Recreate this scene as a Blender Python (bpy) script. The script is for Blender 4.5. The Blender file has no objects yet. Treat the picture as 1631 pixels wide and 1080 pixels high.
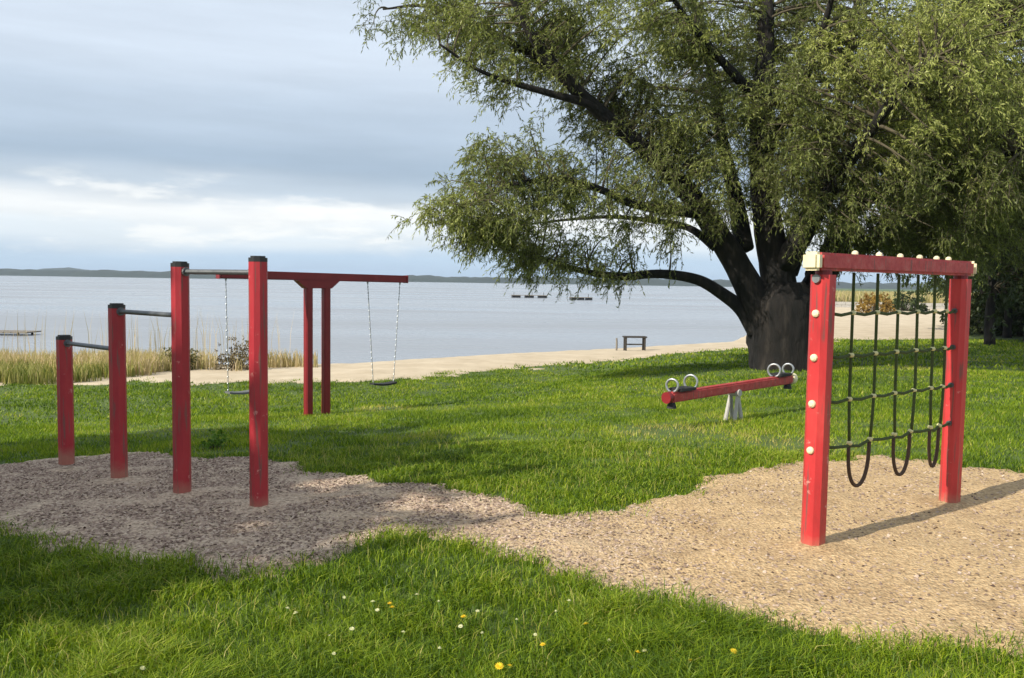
import bpy, bmesh, math, random
import numpy as np
from mathutils import Vector, Matrix

# ---------------------------------------------------------------- camera, world, sun
S = bpy.context.scene
COL = S.collection
R = math.radians
cam_d = bpy.data.cameras.new('camera'); cam = bpy.data.objects.new('camera', cam_d); COL.objects.link(cam)
cam_d.sensor_width = 36; cam_d.lens = 36*1350/1631; cam_d.clip_start = .05; cam_d.clip_end = 9000
cam.matrix_world = Matrix.Translation((0, 0, 1.65)) @ Matrix.Rotation(R(90-3.84), 4, 'X') @ Matrix.Rotation(R(.89), 4, 'Z')
S.camera = cam
S.view_settings.view_transform = 'Standard'; S.view_settings.look = 'None'
S.view_settings.exposure = .3; S.view_settings.gamma = 1; S.view_settings.use_curve_mapping = False
S.cycles.max_bounces = 6; S.cycles.transparent_max_bounces = 6; S.cycles.volume_bounces = 0
S.cycles.sample_clamp_indirect = 4
SUN_AZ = 36.0      # the light travels towards this angle on the ground (from +x towards +y)
SUN_EL = 35.0
sd = bpy.data.lights.new('sun', 'SUN'); sd.energy = 4.9; sd.angle = R(.6); sd.color = (1, .92, .78)
so = bpy.data.objects.new('sun', sd); COL.objects.link(so)
dv = Vector((math.cos(R(SUN_AZ))*math.cos(R(SUN_EL)), math.sin(R(SUN_AZ))*math.cos(R(SUN_EL)), -math.sin(R(SUN_EL))))
so.rotation_euler = dv.to_track_quat('-Z', 'Y').to_euler()

W = bpy.data.worlds.new('World'); S.world = W; W.use_nodes = True
nt = W.node_tree; nt.nodes.clear()
def N(nt, t, **k):
    n = nt.nodes.new(t)
    for a, b in k.items(): setattr(n, a, b)
    return n
def ramp(nt, stops, interp='LINEAR'):
    n = nt.nodes.new('ShaderNodeValToRGB'); cr = n.color_ramp; cr.interpolation = interp
    while len(cr.elements) < len(stops): cr.elements.new(.5)
    for e, (p, c) in zip(cr.elements, stops):
        e.position = p; e.color = (c, c, c, 1) if isinstance(c, (int, float)) else (*c, 1)
    return n
def math_(nt, op, a=None, b=None, c=None):
    n = nt.nodes.new('ShaderNodeMath'); n.operation = op
    for i, v in enumerate((a, b, c)):
        if v is None: continue
        if isinstance(v, (int, float)): n.inputs[i].default_value = v
        else: nt.links.new(v, n.inputs[i])
    return n.outputs[0]
def mixc(nt, fac, a, b, mode='MIX'):
    n = nt.nodes.new('ShaderNodeMix'); n.data_type = 'RGBA'; n.blend_type = mode
    for s, v in ((0, fac), (6, a), (7, b)):
        if isinstance(v, (int, float)): n.inputs[s].default_value = v
        elif isinstance(v, (tuple, list)): n.inputs[s].default_value = (*v, 1) if len(v) == 3 else v
        else: nt.links.new(v, n.inputs[s])
    return n.outputs[2]
L = nt.links
tc = N(nt, 'ShaderNodeTexCoord'); sep = N(nt, 'ShaderNodeSeparateXYZ'); L.new(tc.outputs['Generated'], sep.inputs[0])
sky = N(nt, 'ShaderNodeTexSky', sky_type='NISHITA'); sky.sun_disc = False
sky.sun_elevation = R(SUN_EL); sky.sun_rotation = R(180+90-SUN_AZ); sky.dust_density = 1.5
zz = sep.outputs[2]
mp = N(nt, 'ShaderNodeMapping'); mp.inputs['Scale'].default_value = (1, 1, 6.5); L.new(tc.outputs['Generated'], mp.inputs[0])
n1 = N(nt, 'ShaderNodeTexNoise'); n1.inputs['Scale'].default_value = 2.3; n1.inputs['Detail'].default_value = 5; n1.inputs['Roughness'].default_value = .5
L.new(mp.outputs[0], n1.inputs['Vector'])
mp2 = N(nt, 'ShaderNodeMapping'); mp2.inputs['Scale'].default_value = (1, 1, 9); mp2.inputs['Location'].default_value = (3.1, 1.7, 0); L.new(tc.outputs['Generated'], mp2.inputs[0])
n2 = N(nt, 'ShaderNodeTexNoise'); n2.inputs['Scale'].default_value = 5; n2.inputs['Detail'].default_value = 7; n2.inputs['Roughness'].default_value = .55
L.new(mp2.outputs[0], n2.inputs['Vector'])
# height in the sky, wavered by noise, picks the cloud layer
h = math_(nt, 'ADD', math_(nt, 'ABSOLUTE', zz), math_(nt, 'MULTIPLY', math_(nt, 'SUBTRACT', n1.outputs[0], .5), .06))
lay = ramp(nt, [(0, (.44, .57, .74)), (.020, (.47, .61, .77)), (.045, (.70, .77, .83)), (.075, (.86, .88, .89)), (.098, (.50, .58, .67)),
                (.13, (.36, .45, .56)), (.17, (.46, .55, .66)), (.24, (.62, .70, .80)), (.60, (.56, .61, .67)), (1, (.48, .53, .59))], 'EASE')
L.new(h, lay.inputs[0])
var = ramp(nt, [(.3, .94), (.5, 1.0), (.72, 1.06)]); L.new(n2.outputs[0], var.inputs[0])
cl = mixc(nt, 1.0, lay.outputs[0], var.outputs[0], 'MULTIPLY')
skc = mixc(nt, 1.0, sky.outputs[0], (.10, .10, .10), 'MULTIPLY')
# broken brighter cumulus low over the horizon
mp3 = N(nt, 'ShaderNodeMapping'); mp3.inputs['Scale'].default_value = (1, 1, 4); mp3.inputs['Location'].default_value = (.6, .2, 0); L.new(tc.outputs['Generated'], mp3.inputs[0])
n4 = N(nt, 'ShaderNodeTexNoise'); n4.inputs['Scale'].default_value = 7; n4.inputs['Detail'].default_value = 8; n4.inputs['Roughness'].default_value = .6
L.new(mp3.outputs[0], n4.inputs['Vector'])
cm = ramp(nt, [(.50, 0), (.66, 1)], 'EASE'); L.new(n4.outputs[0], cm.inputs[0])
band = ramp(nt, [(.01, 0), (.05, 1), (.085, 1), (.12, 0)], 'EASE'); L.new(h, band.inputs[0])
cl = mixc(nt, math_(nt, 'MULTIPLY', math_(nt, 'MULTIPLY', cm.outputs[0], band.outputs[0]), .7), cl, (.95, .95, .93))
fin = mixc(nt, .90, skc, cl)
bg = N(nt, 'ShaderNodeBackground'); bg.inputs['Strength'].default_value = 1.0
L.new(fin, bg.inputs[0]); wo = N(nt, 'ShaderNodeOutputWorld'); L.new(bg.outputs[0], wo.inputs[0])

# ---------------------------------------------------------------- helpers
def tag(o, label=None, cat=None, group=None, kind=None):
    if label: o['label'] = label
    if cat: o['category'] = cat
    if group: o['group'] = group
    if kind: o['kind'] = kind
    return o
def empty(name, loc=(0, 0, 0), rz=0, **k):
    o = bpy.data.objects.new(name, None); COL.objects.link(o); o.location = loc; o.rotation_euler = (0, 0, rz)
    o.empty_display_size = .1
    return tag(o, **k)
def link(name, me, mat=None, parent=None, **k):
    o = bpy.data.objects.new(name, me); COL.objects.link(o)
    if mat and not me.materials: me.materials.append(mat)
    if parent: o.parent = parent
    return tag(o, **k)
def npmesh(name, V, F, smooth=False, tint=None):
    """V (n,3) array, F (m,3|4) array"""
    me = bpy.data.meshes.new(name)
    V = np.asarray(V, np.float32); F = np.asarray(F, np.int32); k = F.shape[1]
    me.vertices.add(len(V)); me.vertices.foreach_set('co', V.ravel())
    me.loops.add(F.size); me.loops.foreach_set('vertex_index', F.ravel())
    me.polygons.add(len(F)); me.polygons.foreach_set('loop_start', np.arange(0, F.size, k, dtype=np.int32))
    me.polygons.foreach_set('loop_total', np.full(len(F), k, np.int32))
    if smooth: me.polygons.foreach_set('use_smooth', np.ones(len(F), bool))
    me.update(calc_edges=True)
    if tint is not None:
        a = me.attributes.new('tint', 'FLOAT', 'POINT'); a.data.foreach_set('value', np.asarray(tint, np.float32))
    return me
class MB:
    def __init__(s): s.v = []; s.f = []
    def add(s, vs, fs):
        b = len(s.v); s.v += [tuple(v) for v in vs]; s.f += [tuple(b+i for i in f) for f in fs]; return s
    def box(s, c, d, rz=0, M=None):
        m = M or (Matrix.Translation(c) @ Matrix.Rotation(rz, 4, 'Z'))
        vs = [m @ Vector((x*d[0]/2, y*d[1]/2, z*d[2]/2)) for x in (-1, 1) for y in (-1, 1) for z in (-1, 1)]
        return s.add(vs, [(0, 1, 3, 2), (4, 6, 7, 5), (0, 4, 5, 1), (2, 3, 7, 6), (0, 2, 6, 4), (1, 5, 7, 3)])
    def tube(s, pts, rad, n=8, cap=True, closed=False):
        P = [Vector(p) for p in pts]; m = len(P)
        if not hasattr(rad, '__len__'): rad = [rad]*m
        up = Vector((0, 0, 1)); rings = []; prev = None
        for i, p in enumerate(P):
            if closed: t = P[(i+1) % m]-P[i-1]
            else: t = P[min(i+1, m-1)]-P[max(i-1, 0)]
            t.normalize()
            if prev is None:
                a = t.cross(up)
                if a.length < .05: a = t.cross(Vector((1, 0, 0)))
            else: a = prev - t*prev.dot(t)
            a.normalize(); prev = a; b = t.cross(a)
            rings.append([p + (a*math.cos(q*2*math.pi/n) + b*math.sin(q*2*math.pi/n))*rad[i] for q in range(n)])
        vs = [v for r in rings for v in r]; fs = []
        for i in range(m if closed else m-1):
            j = (i+1) % m
            for q in range(n): fs.append((i*n+q, i*n+(q+1) % n, j*n+(q+1) % n, j*n+q))
        if cap and not closed:
            fs.append(tuple(range(n-1, -1, -1))); fs.append(tuple((m-1)*n+q for q in range(n)))
        return s.add(vs, fs)
    def ball(s, c, r, n=8, sq=1.0):
        c = Vector(c); vs = []; fs = []
        for i in range(1, n//2):
            a = math.pi*i/(n//2)
            for q in range(n): vs.append(c+Vector((math.sin(a)*math.cos(q*2*math.pi/n)*r, math.sin(a)*math.sin(q*2*math.pi/n)*r, math.cos(a)*r*sq)))
        k = n//2-1
        for i in range(k-1):
            for q in range(n): fs.append((i*n+q, (i+1)*n+q, (i+1)*n+(q+1) % n, i*n+(q+1) % n))
        vs += [c+Vector((0, 0, r*sq)), c-Vector((0, 0, r*sq))]
        for q in range(n):
            fs.append((k*n, q, (q+1) % n)); fs.append((k*n+1, (k-1)*n+(q+1) % n, (k-1)*n+q))
        return s.add(vs, fs)
    def build(s, name, mat=None, parent=None, smooth=False, bevel=0, **k):
        me = bpy.data.meshes.new(name); me.from_pydata(s.v, [], s.f)
        bm = bmesh.new(); bm.from_mesh(me); bmesh.ops.recalc_face_normals(bm, faces=bm.faces)
        if bevel: bmesh.ops.bevel(bm, geom=[e for e in bm.edges if e.calc_face_angle(0) > .5], offset=bevel, segments=2, affect='EDGES')
        bm.to_mesh(me); bm.free()
        if smooth: me.shade_smooth()
        return link(name, me, mat, parent, **k)
def copy_tree(o, parent=None):
    c = o.copy(); COL.objects.link(c)
    if parent: c.parent = parent
    for ch in list(o.children): copy_tree(ch, c)
    return c

# ---------------------------------------------------------------- materials
def mat(name, col=(.5, .5, .5), rough=.7, metal=0, var=None, scale=8, bump=0, bscale=60, stretch=None, detail=5, spec=None, coords='Object', bdist=.01):
    m = bpy.data.materials.new(name); m.use_nodes = True; nt = m.node_tree; b = nt.nodes['Principled BSDF']
    b.inputs['Roughness'].default_value = rough; b.inputs['Metallic'].default_value = metal
    if spec is not None: b.inputs['Specular IOR Level'].default_value = spec
    tc = N(nt, 'ShaderNodeTexCoord'); mp = N(nt, 'ShaderNodeMapping'); nt.links.new(tc.outputs[coords], mp.inputs[0])
    if stretch: mp.inputs['Scale'].default_value = stretch
    if var:
        n = N(nt, 'ShaderNodeTexNoise'); n.inputs['Scale'].default_value = scale; n.inputs['Detail'].default_value = detail; n.inputs['Roughness'].default_value = .65
        nt.links.new(mp.outputs[0], n.inputs['Vector'])
        r = ramp(nt, [(.3, col), (.7, var)] if len(var) == 3 and not isinstance(var[0], tuple) else var)
        nt.links.new(n.outputs[0], r.inputs[0]); nt.links.new(r.outputs[0], b.inputs['Base Color'])
    else: b.inputs['Base Color'].default_value = (*col, 1)
    if bump:
        n = N(nt, 'ShaderNodeTexNoise'); n.inputs['Scale'].default_value = bscale; n.inputs['Detail'].default_value = 6
        nt.links.new(mp.outputs[0], n.inputs['Vector'])
        bp = N(nt, 'ShaderNodeBump'); bp.inputs['Strength'].default_value = bump; bp.inputs['Distance'].default_value = bdist
        nt.links.new(n.outputs[0], bp.inputs['Height']); nt.links.new(bp.outputs[0], b.inputs['Normal'])
    return m
def leafmat(name, stops, trans=.35, rough=.5, patch=None):
    """leaf / blade material: colour from the per-vertex tint, light comes through"""
    m = bpy.data.materials.new(name); m.use_nodes = True; nt = m.node_tree; b = nt.nodes['Principled BSDF']; out = nt.nodes['Material Output']
    a = N(nt, 'ShaderNodeAttribute', attribute_name='tint'); r = ramp(nt, stops); f = a.outputs['Fac']
    if patch:
        g = N(nt, 'ShaderNodeNewGeometry'); n = N(nt, 'ShaderNodeTexNoise'); n.inputs['Scale'].default_value = patch[0]; n.inputs['Detail'].default_value = 3
        nt.links.new(g.outputs['Position'], n.inputs['Vector'])
        f = math_(nt, 'ADD', f, math_(nt, 'MULTIPLY', math_(nt, 'SUBTRACT', n.outputs[0], .5), patch[1]))
    nt.links.new(f, r.inputs[0]); nt.links.new(r.outputs[0], b.inputs['Base Color'])
    b.inputs['Roughness'].default_value = rough; b.inputs['Specular IOR Level'].default_value = .3
    t = N(nt, 'ShaderNodeBsdfTranslucent'); nt.links.new(mixc(nt, 1, r.outputs[0], (1.25, 1.3, .7), 'MULTIPLY'), t.inputs[0])
    ms = N(nt, 'ShaderNodeMixShader'); ms.inputs[0].default_value = trans
    nt.links.new(b.outputs[0], ms.inputs[1]); nt.links.new(t.outputs[0], ms.inputs[2]); nt.links.new(ms.outputs[0], out.inputs[0])
    return m
M_red = mat('red_paint', (.40, .020, .026), .45, var=[(.25, (.36, .022, .025)), (.5, (.50, .032, .036)), (.8, (.58, .06, .055))], scale=5, stretch=(1, 1, .35), bump=.25, bscale=35)
M_post = mat('shade_deepened_red_paint', (.40, .020, .026), .5, var=[(.25, (.27, .012, .02)), (.5, (.36, .017, .028)), (.8, (.44, .035, .04))], scale=5, stretch=(1, 1, .35), bump=.25, bscale=35)  # darker copy of the red: shade on the turning bars put into the colour
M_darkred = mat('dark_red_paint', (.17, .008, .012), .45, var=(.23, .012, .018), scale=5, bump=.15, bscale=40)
M_beamred = mat('weathered_red_paint', (.40, .03, .035), .55, var=[(.3, (.34, .02, .025)), (.55, (.46, .06, .06)), (.75, (.45, .14, .12))], scale=14, bump=.3, bscale=40)
def weather(m, amount=.5, pale=(.62, .30, .26), dirt=(.16, .07, .06)):
    """hairline drying cracks along the grain, chips and dirt rubbed into the paint"""
    nt = m.node_tree; b = nt.nodes['Principled BSDF']; src = b.inputs['Base Color'].links[0].from_socket
    g = N(nt, 'ShaderNodeTexCoord'); mp = N(nt, 'ShaderNodeMapping'); mp.inputs['Scale'].default_value = (26, 26, 1.6); nt.links.new(g.outputs['Object'], mp.inputs[0])
    n = N(nt, 'ShaderNodeTexNoise'); n.inputs['Scale'].default_value = 1.6; n.inputs['Detail'].default_value = 6; nt.links.new(mp.outputs[0], n.inputs['Vector'])
    crack = ramp(nt, [(.36, 1), (.42, 0)]); nt.links.new(n.outputs[0], crack.inputs[0])
    n2 = N(nt, 'ShaderNodeTexNoise'); n2.inputs['Scale'].default_value = 11; n2.inputs['Detail'].default_value = 8; n2.inputs['Roughness'].default_value = .7; nt.links.new(g.outputs['Object'], n2.inputs['Vector'])
    chip = ramp(nt, [(.63, 0), (.68, 1)]); nt.links.new(n2.outputs[0], chip.inputs[0])
    c = mixc(nt, math_(nt, 'MULTIPLY', crack.outputs[0], amount), src, dirt); c = mixc(nt, math_(nt, 'MULTIPLY', chip.outputs[0], amount*.8), c, pale)
    sp = N(nt, 'ShaderNodeSeparateXYZ'); nt.links.new(g.outputs['Object'], sp.inputs[0])     # sandy splash dirt round the post foot
    zz = math_(nt, 'ADD', sp.outputs[2], math_(nt, 'MULTIPLY', n2.outputs[0], .16)); sr_ = ramp(nt, [(.09, 1), (.20, 0)]); nt.links.new(zz, sr_.inputs[0])
    c = mixc(nt, math_(nt, 'MULTIPLY', sr_.outputs[0], .5), c, (.36, .24, .16))
    nt.links.new(c, b.inputs['Base Color'])
for m_ in (M_red, M_post, M_beamred): weather(m_, .8)
M_black = mat('black_plastic', (.02, .02, .022), .5)
M_steel = mat('galvanised_steel', (.30, .32, .34), .4, .7, var=(.42, .44, .46), scale=20)
M_darksteel = mat('dull_steel_bar', (.10, .11, .12), .45, .6, var=(.17, .18, .19), scale=20)
M_cream = mat('cream_plastic', (.70, .62, .38), .5, var=(.80, .73, .50), scale=6)
M_rope = mat('green_rope', (.03, .05, .012), .9, var=(.065, .09, .025), scale=60, bump=.5, bscale=200)
M_ropebrown = mat('brown_rope', (.05, .03, .02), .9, var=(.09, .055, .035), scale=60, bump=.5, bscale=200)
M_rubber = mat('black_rubber', (.018, .018, .02), .75, bump=.1)
M_wood = mat('grey_weathered_wood', (.16, .14, .12), .85, var=(.26, .235, .2), scale=10, stretch=(1, 6, 6), bump=.4)
M_darkwood = mat('dark_stained_wood', (.03, .028, .025), .8, var=(.06, .052, .045), scale=10, bump=.3)
M_stone = mat('pale_concrete', (.36, .35, .33), .9, var=(.5, .48, .45), scale=9, bump=.3)
M_bark = mat('willow_bark', (.05, .042, .035), .95, var=[(.38, (.003, .003, .003)), (.54, (.010, .008, .007)), (.7, (.036, .030, .024))], scale=5, stretch=(1, 1, .22), bump=1, bscale=9, bdist=.05, detail=8)
M_twig = mat('willow_twig', (.06, .048, .03), .9, var=(.10, .085, .05), scale=4)
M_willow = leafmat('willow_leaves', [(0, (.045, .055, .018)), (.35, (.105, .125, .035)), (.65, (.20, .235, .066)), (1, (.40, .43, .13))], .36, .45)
M_leaf = leafmat('dark_tree_leaves', [(0, (.025, .040, .014)), (.5, (.045, .068, .022)), (1, (.085, .11, .035))], .28)
M_grass = leafmat('grass_blades', [(0, (.030, .070, .005)), (.3, (.085, .155, .008)), (.55, (.19, .285, .010)), (.8, (.33, .40, .025)), (1, (.48, .42, .14))], .35, .5, (.7, .85))
M_reed = leafmat('dry_reeds', [(0, (.12, .16, .03)), (.35, (.32, .31, .10)), (.65, (.48, .40, .21)), (1, (.58, .46, .34))], .3, .7)
M_weed = leafmat('weed_leaves', [(0, (.05, .12, .01)), (1, (.14, .26, .03))], .35)

# ---------------------------------------------------------------- terrain
SHX = np.array([-3000, -60, -19.6, -13.3, -8.8, -6.35, -4.56, -2.24, -1.12, 1.87, 4.32, 7.19, 9.46, 15, 21, 36, 70, 150, 800, 3000])
SHY = np.array([14, 16, 20.0, 21.9, 23.0, 23.4, 24.0, 26.2, 27.3, 29.6, 31.5, 34.0, 36.0, 50, 65, 110, 200, 400, 2600, 3500])
EDX = np.array([-3000, -60, -12, -8.19, -5.3, -3.57, -2.41, -.86, 1.51, 3.48, 5.73, 7.72, 14.3, 19.3, 21, 60, 3000])
EDY = np.array([10, 13, 17.2, 17.9, 18.5, 18.9, 19.7, 21.1, 23.8, 25.3, 27.0, 28.9, 36.8, 38, 40.5, 115, 2900])
PLAY = np.array([(-8.5, 6.2), (-6.07, 7.28), (-4.88, 8.02), (-4.69, 8.32), (-4.32, 8.45), (-3.7, 8.79), (-2.98, 8.23), (-2.33, 7.92), (-1.61, 7.34), (-1.0, 6.91), (-0.56, 6.66), (-0.15, 6.32), (0.18, 6.07), (0.54, 5.99), (0.81, 6.06), (1.2, 6.44), (1.77, 6.98), (2.41, 7.5), (3.08, 7.95), (3.56, 8.1), (4.31, 7.68), (4.62, 7.53), (5.83, 7.14), (7.5, 6.3), (7, 4.6), (5, 4.0), (3.29, 3.97), (2.44, 3.9), (2.2, 3.85), (1.74, 3.87), (1.45, 3.97), (1.22, 4.11), (0.92, 4.18), (0.64, 4.43), (0.39, 4.66), (0.19, 4.92), (-0.19, 5.08), (-0.43, 5.21), (-0.68, 5.28), (-0.93, 4.92), (-1.18, 4.71), (-1.37, 4.66), (-1.86, 4.82), (-2.24, 4.7), (-2.62, 4.96), (-3.01, 5.32), (-3.41, 5.58), (-5.0, 5.97)])
LAKE = -.75
def shore(x): return np.interp(x, SHX, SHY)
def edge(x): return np.interp(x, EDX, EDY)
def vnoise(x, y, s, seed=0):
    """smooth value noise 0..1"""
    x = np.asarray(x, float)*s+37.7+seed*13.3; y = np.asarray(y, float)*s+91.1+seed*7.7
    xi = np.floor(x); yi = np.floor(y); fx = x-xi; fy = y-yi; fx = fx*fx*(3-2*fx); fy = fy*fy*(3-2*fy)
    def h(a, b):
        q = np.sin(a*127.1+b*311.7+seed*17.3)*43758.5453; return q-np.floor(q)
    return (h(xi, yi)*(1-fx)+h(xi+1, yi)*fx)*(1-fy)+(h(xi, yi+1)*(1-fx)+h(xi+1, yi+1)*fx)*fy
def sstep(t): t = np.clip(t, 0, 1); return t*t*(3-2*t)
def terrain(x, y):
    x = np.asarray(x, float); y = np.asarray(y, float)
    s = y-.6*x-8; g = np.log1p(np.exp(np.clip(s*1.2, -30, 25)))/1.2
    g = np.where(s > 19, s, g)
    z = np.maximum(-.62, -.065*g*(1-.5*sstep((x+2)/8)))
    d = shore(x)-y
    t = sstep(1-d/4.); z = z*(1-t)+LAKE*t
    z = np.where(d < 0, LAKE-np.minimum(1.4, -d*.12), z)
    near = np.clip(1-np.hypot(x, y)/60, 0, 1)
    return z+(vnoise(x, y, .9, 1)-.5)*.03*near*np.where(d < 3, .3, 1)
def inpoly(x, y, P):
    ins = np.zeros(np.shape(x), bool); j = len(P)-1
    for i in range(len(P)):
        xi, yi = P[i]; xj, yj = P[j]
        c = ((yi > y) != (yj > y)) & (x < (xj-xi)*(y-yi)/(yj-yi+1e-12)+xi)
        ins ^= c; j = i
    return ins
def wob(x, y, a=.16):
    return x+(vnoise(x, y, 2.1, 3)-.5)*a*2+(vnoise(x, y, 7, 4)-.5)*a, y+(vnoise(x, y, 2.1, 5)-.5)*a*2+(vnoise(x, y, 7, 6)-.5)*a
def in_play(x, y):
    a, b = wob(x, y); return inpoly(a, b, PLAY)
def in_beach(x, y):
    a, b = wob(x, y, .5); return (b > edge(a)) & (y < shore(x)+1.5) & ((x < 20) | (b < 95))
def in_lawn(x, y): return ~in_play(x, y) & ~in_beach(x, y) & (y < shore(x)-.3)

def axis(fine0, fine1, step, lo, hi):
    a = list(np.arange(fine0, fine1, step)); s = step; v = a[-1]
    while v < hi: s *= 1.16; v += s; a.append(min(v, hi))
    s = step; v = a[0]; b = []
    while v > lo: s *= 1.16; v -= s; b.append(max(v, lo))
    return np.array(b[::-1]+a)
gx = axis(-24, 26, .3, -2700, 2700); gy = axis(-2, 45, .3, -60, 2900)
X, Y = np.meshgrid(gx, gy); Z = terrain(X, Y); nx, ny = len(gx), len(gy)
idx = np.arange(nx*ny).reshape(ny, nx)
Fq = np.stack([idx[:-1, :-1], idx[:-1, 1:], idx[1:, 1:], idx[1:, :-1]], -1).reshape(-1, 4)
M_ground = mat('soil_and_turf', (.06, .085, .02), .95, var=[(.3, (.045, .07, .012)), (.55, (.075, .12, .02)), (.8, (.11, .13, .035))], scale=3, bump=.5, bscale=40, detail=8)
link('ground', npmesh('ground', np.stack([X, Y, Z], -1).reshape(-1, 3), Fq, True), M_ground, label='green turf ground sloping gently down to the lake', kind='structure')

POSTS = [(-1.80, 6.00), (-2.50, 6.38), (-3.26, 6.98), (-4.01, 7.57), (1.91, 5.23), (3.36, 6.38)]
def heap(x, y):   # chips heaped round each post foot, trodden hollows and footprints between
    z = np.zeros(np.shape(x))
    for px, py in POSTS:
        d = np.hypot(x-px, y-py); z = z+.022*np.exp(-((d-.05)/.09)**2)
    return z+.012*np.clip(vnoise(x, y, 5.2, 77)-.55, 0, 1)*2
def sheet(name, fn, x0, x1, y0, y1, step, lift, rough_, m, label, pad=.09):
    xs = np.arange(x0, x1, step); ys = np.arange(y0, y1, step); X, Y = np.meshgrid(xs, ys)
    core = fn(X, Y); wide = np.zeros_like(core)
    for a in range(8): wide |= fn(X+pad*math.cos(a*.785), Y+pad*math.sin(a*.785))
    Z = terrain(X, Y)+np.where(core, lift+(vnoise(X, Y, 3.5, 8)*.6+vnoise(X, Y, 11, 9)*.4)*rough_+heap(X, Y), -.004)
    idx = np.arange(X.size).reshape(X.shape); cx = (X[:-1, :-1]+step/2); cy = (Y[:-1, :-1]+step/2)
    k = (wide | core)[:-1, :-1]; F = np.stack([idx[:-1, :-1], idx[:-1, 1:], idx[1:, 1:], idx[1:, :-1]], -1)[k]
    used, inv = np.unique(F.ravel(), return_inverse=True)
    V = np.stack([X, Y, Z], -1).reshape(-1, 3)[used]
    return link(name, npmesh(name, V, inv.reshape(F.shape), True), m, label=label, kind='structure')
def sandmat():
    m = bpy.data.materials.new('wood_chip_sand'); m.use_nodes = True; nt = m.node_tree; b = nt.nodes['Principled BSDF']
    g = N(nt, 'ShaderNodeNewGeometry'); s = N(nt, 'ShaderNodeSeparateXYZ'); nt.links.new(g.outputs['Position'], s.inputs[0])
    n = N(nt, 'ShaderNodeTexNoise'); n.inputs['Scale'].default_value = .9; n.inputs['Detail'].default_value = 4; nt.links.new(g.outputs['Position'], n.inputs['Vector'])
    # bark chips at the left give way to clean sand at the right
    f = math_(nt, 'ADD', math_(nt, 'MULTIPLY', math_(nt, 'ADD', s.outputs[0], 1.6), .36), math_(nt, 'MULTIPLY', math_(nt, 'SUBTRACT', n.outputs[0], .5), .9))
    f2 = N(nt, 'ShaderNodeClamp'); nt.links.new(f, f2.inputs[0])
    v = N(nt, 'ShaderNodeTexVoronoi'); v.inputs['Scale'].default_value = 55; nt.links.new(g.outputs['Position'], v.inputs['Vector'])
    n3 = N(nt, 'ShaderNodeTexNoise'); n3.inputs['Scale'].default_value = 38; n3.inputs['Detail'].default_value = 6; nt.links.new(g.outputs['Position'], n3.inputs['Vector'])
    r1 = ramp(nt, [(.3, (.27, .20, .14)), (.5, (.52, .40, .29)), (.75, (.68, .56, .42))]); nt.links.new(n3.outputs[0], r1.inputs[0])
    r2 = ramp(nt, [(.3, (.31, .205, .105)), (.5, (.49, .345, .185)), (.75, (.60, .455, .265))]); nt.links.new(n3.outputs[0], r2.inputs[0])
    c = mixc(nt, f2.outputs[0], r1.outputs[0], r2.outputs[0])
    vb = N(nt, 'ShaderNodeSeparateColor'); nt.links.new(v.outputs['Color'], vb.inputs[0])
    c = mixc(nt, .35, c, mixc(nt, 1, c, ramp_link(nt, vb.outputs[0], [(0, .45), (.5, 1.0), (1, 1.4)]), 'MULTIPLY'))
    n5 = N(nt, 'ShaderNodeTexNoise'); n5.inputs['Scale'].default_value = 2.6; n5.inputs['Detail'].default_value = 7; n5.inputs['Roughness'].default_value = .7; nt.links.new(g.outputs['Position'], n5.inputs['Vector'])
    c = mixc(nt, 1, c, ramp_link(nt, n5.outputs[0], [(.3, (.72, .68, .64)), (.5, (1, 1, 1)), (.7, (1.12, 1.12, 1.1))]), 'MULTIPLY')
    nt.links.new(c, b.inputs['Base Color']); b.inputs['Roughness'].default_value = .95
    bp = N(nt, 'ShaderNodeBump'); bp.inputs['Strength'].default_value = .8; bp.inputs['Distance'].default_value = .02
    nt.links.new(math_(nt, 'ADD', n3.outputs[0], math_(nt, 'MULTIPLY', v.outputs[0], .5)), bp.inputs['Height']); nt.links.new(bp.outputs[0], b.inputs['Normal'])
    return m
def ramp_link(nt, src, stops):
    r = ramp(nt, stops); nt.links.new(src, r.inputs[0]); return r.outputs[0]
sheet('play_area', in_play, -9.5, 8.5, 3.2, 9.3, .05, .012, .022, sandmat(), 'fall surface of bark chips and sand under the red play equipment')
M_beach = mat('beach_sand', (.46, .35, .24), .95, var=[(.3, (.44, .36, .25)), (.7, (.60, .51, .38))], scale=1.2, bump=.4, bscale=30)
sheet('beach', in_beach, -26, 62, 14, 112, .16, .010, .03, M_beach, 'pale sandy beach between the lawn and the lake', .2)

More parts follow.
